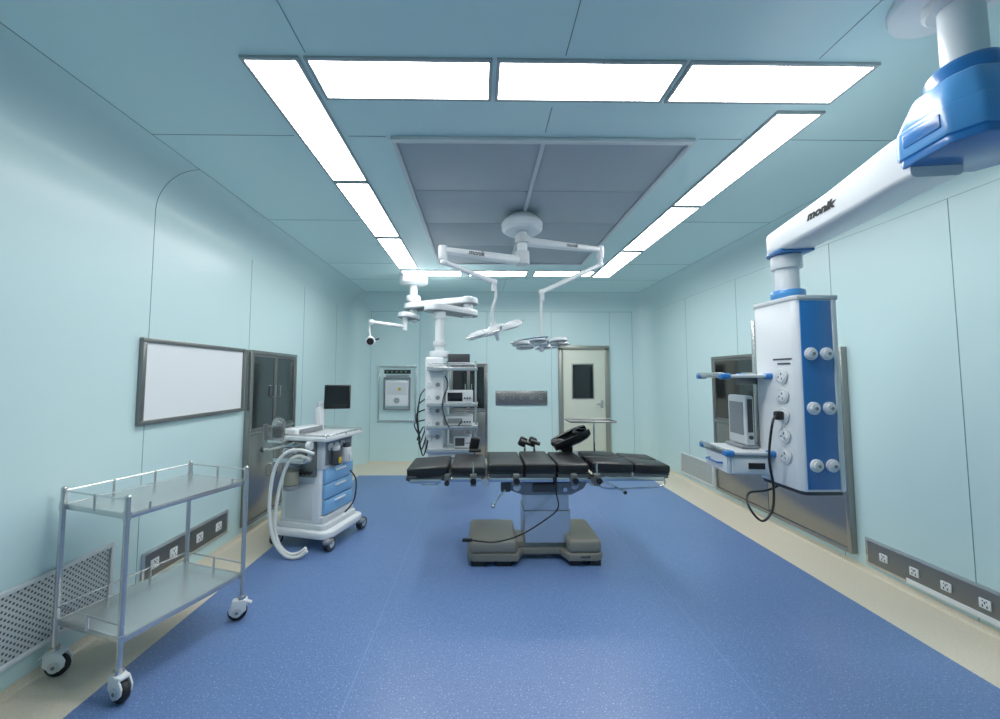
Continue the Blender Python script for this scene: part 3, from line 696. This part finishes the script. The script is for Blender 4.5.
# ------------------------------------------------------------------ far pendant
FX, FY = -.95, 5.45
FP = thing('ceiling_pendant', 'white equipment pendant tower with loaded shelves near the back wall', 'equipment pendant', (FX, FY, H-.001))
def fl(x, y, z): return Vector((x-FX, y-FY, z-H))
mb = MB(); mb.lathe([(.02, -.12), (.16, -.12), (.2, -.1), (.21, 0)], WHITE, n=36); mb.build('ceiling_cover', FP)
mb = MB(); mb.cyl((0, 0, -.66), (0, 0, -.1), .055, WHITE, n=24); mb.cyl((0, 0, -.36), (0, 0, -.28), .1, WHITE, n=28, bev=.015); mb.build('column', FP)
def slab_arm(root, p0, p1, w, h, nm='support_arm'):
    p0 = Vector(p0); p1 = Vector(p1); d = p1-p0; l = d.length; M = Matrix.Translation(p0) @ Matrix.Rotation(math.atan2(d.y, d.x), 4, 'Z')
    poly = [(-w/2*math.sin(R(a)), w/2*math.cos(R(a))) for a in range(0, 181, 20)]+[(l+w/2*math.sin(R(a)), -w/2*math.cos(R(a))) for a in range(0, 181, 20)]
    mb = MB(); mb.prism(poly, -h/2, h/2, WHITE, None, .012); mb.prism([(x, y*1.03) for x, y in poly], -h*.62, -h/2+.002, GREY)
    return mb.build(nm, root, M)
elb = fl(-.16, 5.05, 0); TWX, TWY = -.49, 4.65
slab_arm(FP, fl(FX, FY, 2.49), Vector((elb.x, elb.y, 2.49-H)), .26, .075)
slab_arm(FP, Vector((elb.x, elb.y, 2.33-H)), fl(TWX-.06, TWY, 2.33), .26, .075)
slab_arm(FP, fl(FX, FY, 2.33), fl(-1.02, 5.2, 2.33), .18, .06)
mb = MB(); mb.cyl(Vector((elb.x, elb.y, 2.27-H)), Vector((elb.x, elb.y, 2.55-H)), .065, WHITE, n=26, bev=.01); mb.build('elbow_joint', FP)
mb = MB(); mb.cyl(fl(TWX, TWY, 1.8), fl(TWX, TWY, 2.3), .055, WHITE, n=24); mb.cyl(fl(TWX, TWY, 2.19), fl(TWX, TWY, 2.28), .075, WHITE, n=24, bev=.008); mb.cyl(fl(TWX, TWY, 1.86), fl(TWX, TWY, 1.92), .075, OFFW, n=24, bev=.008); mb.cyl(fl(TWX, TWY, 1.72), fl(TWX, TWY, 1.8), .12, WHITE, n=24, bev=.01); mb.build('rotation_joint', FP)
mb = MB(); mb.b2(fl(-.64, 4.5, .62), fl(-.42, 4.8, 1.72), WHITE, .02, 3); tw2 = mb.build('service_column', FP)
for z in (.8, .95, 1.1, 1.25, 1.4):
    mb = MB(); socket(mb, 0, 0, 0, .07); mb.build('power_socket', tw2, Matrix.Translation(fl(-.59, 4.499, z)))
    mb = MB(); p = fl(-.49, 4.499, z); mb.cyl(p, p+Vector((0, -.02, 0)), .025, GREY, n=16); mb.build('gas_outlet', tw2)
mb = MB()
for x in (-.39, -.05): mb.cyl(fl(x, 4.55, .62), fl(x, 4.55, 1.68), .012, CHROME, n=12)
mb.cyl(fl(-.6, 4.46, 1.64), fl(-.05, 4.55, 1.64), .01, CHROME, n=12); mb.build('equipment_rail', FP)
for i, z in enumerate((1.58, 1.17, .92, .66)):
    mb = MB(); mb.b2(fl(-.60, 4.36, z-.012), fl(-.03, 4.78, z+.012), OFFW, .006); mb.b2(fl(-.60, 4.345, z-.018), fl(-.03, 4.36, z+.024), STEEL, .003)
    s = mb.build('shelf', FP)
    if i == 3:
        mb = MB(); mb.b2(fl(-.58, 4.37, z-.13), fl(-.06, 4.76, z-.014), OFFW, .008); mb.b2(fl(-.4, 4.355, z-.08), fl(-.22, 4.37, z-.06), GREY, .003); mb.build('drawer', s)
P3 = U(371, 322, y=5.0)-Vector((FX, FY, H))
mb = MB()
mb.cyl(fl(-1.02, 5.2, 2.12), fl(-1.02, 5.2, 2.35), .035, WHITE, n=20); mb.tube([fl(-1.02, 5.2, 2.17), P3], .026, WHITE, n=12); mb.sph(P3, .038, WHITE)
mb.tube([P3, P3+Vector((-.02, 0, -.1)), P3+Vector((0, -.02, -.2))], .014, OFFW, n=10, k=3); mb.build('spring_arm', FP)
hp = P3+Vector((0, -.04, -.24))
mb = MB(); mb.cyl(hp+Vector((0, .04, 0)), hp+Vector((.02, -.05, -.02)), .06, WHITE, n=24, bev=.012); mb.cyl(hp+Vector((.02, -.05, -.02)), hp+Vector((.022, -.056, -.021)), .045, BLACK, n=24); mb.tube([hp+Vector((.06, 0, 0)), hp+Vector((.12, 0, .02))], .01, DGREY); mb.build('camera_head', FP)
def device(nm, label, cat, x, z, w, d, h, face, y=4.56):
    t = thing(nm, label, cat, (x, y, z+.0125))
    mb = MB(); mb.b2((-w/2, -d/2, .008), (w/2, d/2, h), OFFW, .01); mb.b2((-w/2+.01, -d/2+.01, 0), (w/2-.01, d/2-.01, .01), RUB); mb.build('housing', t)
    mb = MB(); mb.b2((-w/2+.015, -d/2-.004, .03), (w*.12, -d/2+.002, h-.02), face, .002); mb.build('display', t)
    for k in range(3):
        mb = MB(); mb.cyl((w*.2+k*w*.1, -d/2, h*.45), (w*.2+k*w*.1, -d/2-.015, h*.45), w*.035, DGREY, n=12); mb.build('knob', t)
    return t
device('electrosurgical_unit', 'white box shaped device with black display on second shelf of far pendant', 'medical device', -.235, 1.17, .3, .3, .15, SCR)
device('light_source', 'low grey faced unit on the third shelf of far pendant', 'medical device', -.235, .92, .3, .3, .11, GREY)
device('suction_regulator', 'small white unit with dark face on the lowest shelf of far pendant', 'medical device', -.2, .66, .2, .2, .14, DGREY)
t = thing('flat_monitor', 'small dark monitor standing on the top shelf of far pendant', 'monitor', (-.25, 4.58, 1.5925))
mb = MB(); mb.b2((-.08, -.06, 0), (.08, .06, .012), GREY, .004); mb.cyl((0, 0, .01), (0, 0, .06), .014, GREY, n=12); mb.build('stand', t)
mb = MB(); mb.b2((-.13, -.02, .04), (.13, .015, .07), OFFW, .006); mb.b2((-.13, -.02, .07), (.13, .015, .17), DGREY, .006); mb.build('screen', t)
for k in range(4):
    x0 = -.655-.02*k
    pts = [(-.645, 4.55, 1.35-.12*k), (x0-.04, 4.48, 1.25-.1*k), (x0-.06+.03*k, 4.46, .95-.05*k), (x0+.0, 4.46, .6+.06*k), (x0+.05, 4.5, .75+.05*k), (-.648, 4.6, .9)]
    mb = MB(); mb.tube([fl(*p) for p in pts], .0085, BLACK, k=6, n=8); mb.build('cable', tw2)
mb = MB(); mb.tube([fl(*p) for p in ((-.4, 4.42, 1.5), (-.36, 4.34, 1.4), (-.42, 4.33, 1.2), (-.38, 4.34, 1.0), (-.3, 4.36, .9), (-.2, 4.38, 1.0))], .007, BLACK, k=6, n=8); mb.build('cable', tw2)
# ------------------------------------------------------------------ anaesthesia machine
AM = thing('anaesthesia_machine', 'white anaesthesia machine with blue drawers and white hoses by the left wall', 'anaesthesia machine', (-1.52, 3.72, 0), R(75))
def al(px, py, y): return Vector(loc_of(AM, U(px, py, y=y)))
mb = MB(); mb.prism(rr(.58, .62, .09), .105, .165, WHITE, Matrix.Translation((.0, -.01, 0)), .015); mb.prism(rr(.5, .52, .06), .16, .21, OFFW, None, .01); mb.build('base', AM)
for i, (x, y) in enumerate(((-.24, -.29), (.26, -.29), (-.24, .25), (.26, .25))):
    mb = MB(); mb.cyl((x, y, .085), (x, y, .12), .02, GREY, n=14); mb.sph((x, y, .085), .045, GREY, (1.2, .9, .7)); c = mb.build('caster', AM)
    mb = MB()
    for s in (-.018, .018): mb.cyl((x+.015, y+s-.01, .058), (x+.015, y+s+.01, .058), .058, DGREY, n=24, bev=.005)
    mb.cyl((x+.015, y-.03, .058), (x+.015, y+.03, .058), .03, OFFW, n=16); mb.build('wheel', c)
mb = MB(); mb.b2((-.23, -.19, .2), (.25, .22, .93), WHITE, .025, 3); mb.b2((-.22, -.22, .2), (.24, -.16, .27), OFFW, .012); mb.b2((-.24, -.21, .68), (-.19, .0, .95), OFFW, .01)
mb.b2((-.236, -.12, .24), (-.228, .16, .56), OFFW, .004); mb.build('body', AM)
for k in range(3):
    z = .28+k*.135
    mb = MB(); mb.b2((-.2, -.222, z), (.22, -.185, z+.125), PALEB, .01); dr = mb.build('drawer', AM)
    mb = MB(); mb.box((.01, -.228, z+.095), (.16, .014, .018), WHITE, .005); mb.build('handle', dr)
mb = MB(); mb.b2((-.2, -.2, .7), (.22, -.185, .92), GREY, .006)
for x in (-.12, -.03, .06): mb.cyl((x, -.2, .86), (x, -.212, .86), .033, WHITE, n=20); mb.cyl((x, -.212, .86), (x, -.214, .86), .026, OFFW, n=20)
mb.cyl((.15, -.2, .76), (.15, -.225, .76), .02, DGREY, n=14); mb.build('gauge_panel', AM)
for i, x in enumerate((-.1, .06)):
    mb = MB(); mb.cyl((x, -.25, .7), (x, -.25, .83), .045, (DGREY, OFFW)[i], n=22, bev=.006); mb.cyl((x, -.25, .83), (x, -.25, .87), .035, (OFFW, DGREY)[i], n=22, bev=.005); mb.b2((x-.02, -.3, .72), (x+.02, -.29, .77), (YEL, OFFW)[i], .002); mb.b2((x-.03, -.23, .72), (x+.03, -.2, .85), GREY, .003); mb.build('vaporizer', AM)
mb = MB(); mb.prism(rr(.58, .56, .04), .93, .96, OFFW, Matrix.Translation((0, -.01, 0)), .008)
P = [(x, y-.01, .98) for x, y in rr(.56, .54, .04)]; mb.tube(P+[P[0]], .008, STEEL, n=8)
for x, y in ((-.27, -.27), (.27, -.27), (-.27, .25), (.27, .25), (0, -.28)): mb.cyl((x, y, .955), (x, y, .98), .006, STEEL, n=8)
mb.build('worktop', AM)
mb = MB(); mb.b2((-.2, .1, .96), (.2, .24, 1.02), WHITE, .015, 3); mb.b2((-.16, .09, .97), (.16, .102, 1.01), GREY, .004); mb.build('upper_console', AM)
mc = al(338, 397, 3.95); mp = al(319, 440, 3.9)
mb = MB(); mb.cyl((mp.x, mp.y, .95), (mp.x, mp.y, 1.24), .022, OFFW, n=18); mb.tube([(mp.x, mp.y, 1.22), (mc.x, mc.y, mc.z-.02)], .02, OFFW, n=12); mb.box((mp.x, mp.y, 1.1), (.07, .07, .18), WHITE, .012); mb.build('monitor_arm', AM)
MM = Matrix.Translation(mc) @ Matrix.Rotation(-R(75)+R(12), 4, 'Z') @ Matrix.Rotation(R(-6), 4, 'X')
mb = MB(); mb.box((0, -.03, 0), (.25, .035, .24), BLACK, .01); scn = mb.build('monitor', AM, MM)
mb = MB(); mb.box((0, -.049, .008), (.225, .003, .2), SCR); mb.build('screen', scn)
mb = MB(); mb.b2((-.28, -.16, .62), (-.23, .18, .92), STEELD, .008)
for y in (-.07, -.04, -.01): mb.cyl((-.285, y, .66), (-.285, y, .88), .008, CLEAR, n=10)
mb.cyl((-.28, .12, .84), (-.295, .12, .84), .03, WHITE, n=20); mb.cyl((-.28, .05, .84), (-.295, .05, .84), .03, WHITE, n=20)
for y in (-.13, -.09, -.05): mb.cyl((-.28, y, .66), (-.305, y, .66), .014, BLACK, n=14)
mb.build('flow_meter', AM)
mb = MB(); mb.lathe([(.06, 0), (.06, .16), (.055, .17), (.01, .17)], CLEAR, Matrix.Translation((-.33, .02, .56)), n=24); mb.lathe([(.001, .01), (.054, .01), (.054, .12), (.001, .12)], SODA, Matrix.Translation((-.33, .02, .56)), n=24)
mb.lathe([(.066, -.02), (.066, .015), (.02, .015)], GREY, Matrix.Translation((-.33, .02, .55)), n=24); mb.lathe([(.01, .17), (.07, .17), (.07, .2), (.01, .2)], GREY, Matrix.Translation((-.33, .02, .56)), n=24); mb.build('absorber_canister', AM)
for y, r_ in ((-.02, .028), (.06, .028)):
    mb = MB(); mb.cyl((-.35, y, .8), (-.35, y, .83), r_, GREY, n=18); mb.lathe([(r_, 0), (r_, .02), (r_*.7, .034), (.002, .038)], CLEAR, Matrix.Translation((-.35, y, .83)), n=18); mb.build('check_valve', AM)
mb = MB(); mb.cyl((-.3, -.13, .8), (-.3, -.13, .9), .02, STEEL, n=14); mb.cyl((-.3, -.15, .9), (-.3, -.11, .9), .036, WHITE, n=20); mb.cyl((-.3, -.152, .9), (-.3, -.15, .9), .03, OFFW, n=20); mb.build('pressure_gauge', AM)
mb = MB(); mb.b2((-.4, -.15, .76), (-.23, .16, .8), STEEL, .008)
mb.lathe([(.055, 0), (.055, .12), (.045, .15), (.02, .17), (.001, .172)], CLEAR, Matrix.Translation((-.3, .2, .96)), n=24)
for k in range(6): mb.lathe([(.03, 0), (.045, .008), (.03, .016)], DGREY, Matrix.Translation((-.3, .2, .965+k*.016)), n=20)
mb.lathe([(.06, -.015), (.06, .003), (.01, .003)], GREY, Matrix.Translation((-.3, .2, .955)), n=24)
mb.b2((-.36, .1, .915), (-.2, .26, .942), STEEL, .006); mb.build('bellows_unit', AM)
mb = MB(); mb.tube([al(300, 446, 3.45), al(280, 447, 3.4), al(262, 450, 3.4)], .012, CHROME, n=10); mb.sph(al(262, 450, 3.4), .022, DGREY); mb.cyl(al(266, 440, 3.4), al(266, 424, 3.4), .02, STEELD, n=12); mb.tube([al(285, 447, 3.42), al(300, 440, 3.5), al(318, 437, 3.55)], .012, CHROME); mb.build('bag_arm', AM)
rf = lambda i, r: r*(1.0 if i % 2 else .84)
for off, path in ((0, [(314, 454), (300, 450), (286, 453), (275, 468), (270, 495), (270, 522), (275, 543), (286, 556), (298, 558), (307, 551)]), (1, [(310, 460), (299, 456), (289, 462), (281, 482), (276, 508), (275, 530), (280, 546), (289, 554), (299, 553), (306, 548)])):
    pts = [al(px, py, 3.33-.06*min(i, 4)/4+off*.04) for i, (px, py) in enumerate(path)]
    for p in pts: p.z = max(p.z, .02)
    mb = MB(); mb.tube(pts, .015, HOSE, k=16, n=12, rf=rf); mb.build('breathing_hose', AM)
pts = [al(px, py, 3.5) for px, py in ((350, 470), (356, 480), (354, 500), (345, 512))]
mb = MB(); mb.tube(pts, .007, BLACK, k=5, n=8); mb.build('cable', AM)
# ------------------------------------------------------------------ world
w = bpy.data.worlds.new('world'); bpy.context.scene.world = w; w.use_nodes = True
w.node_tree.nodes['Background'].inputs[0].default_value = (.6, .7, .75, 1); w.node_tree.nodes['Background'].inputs[1].default_value = .3
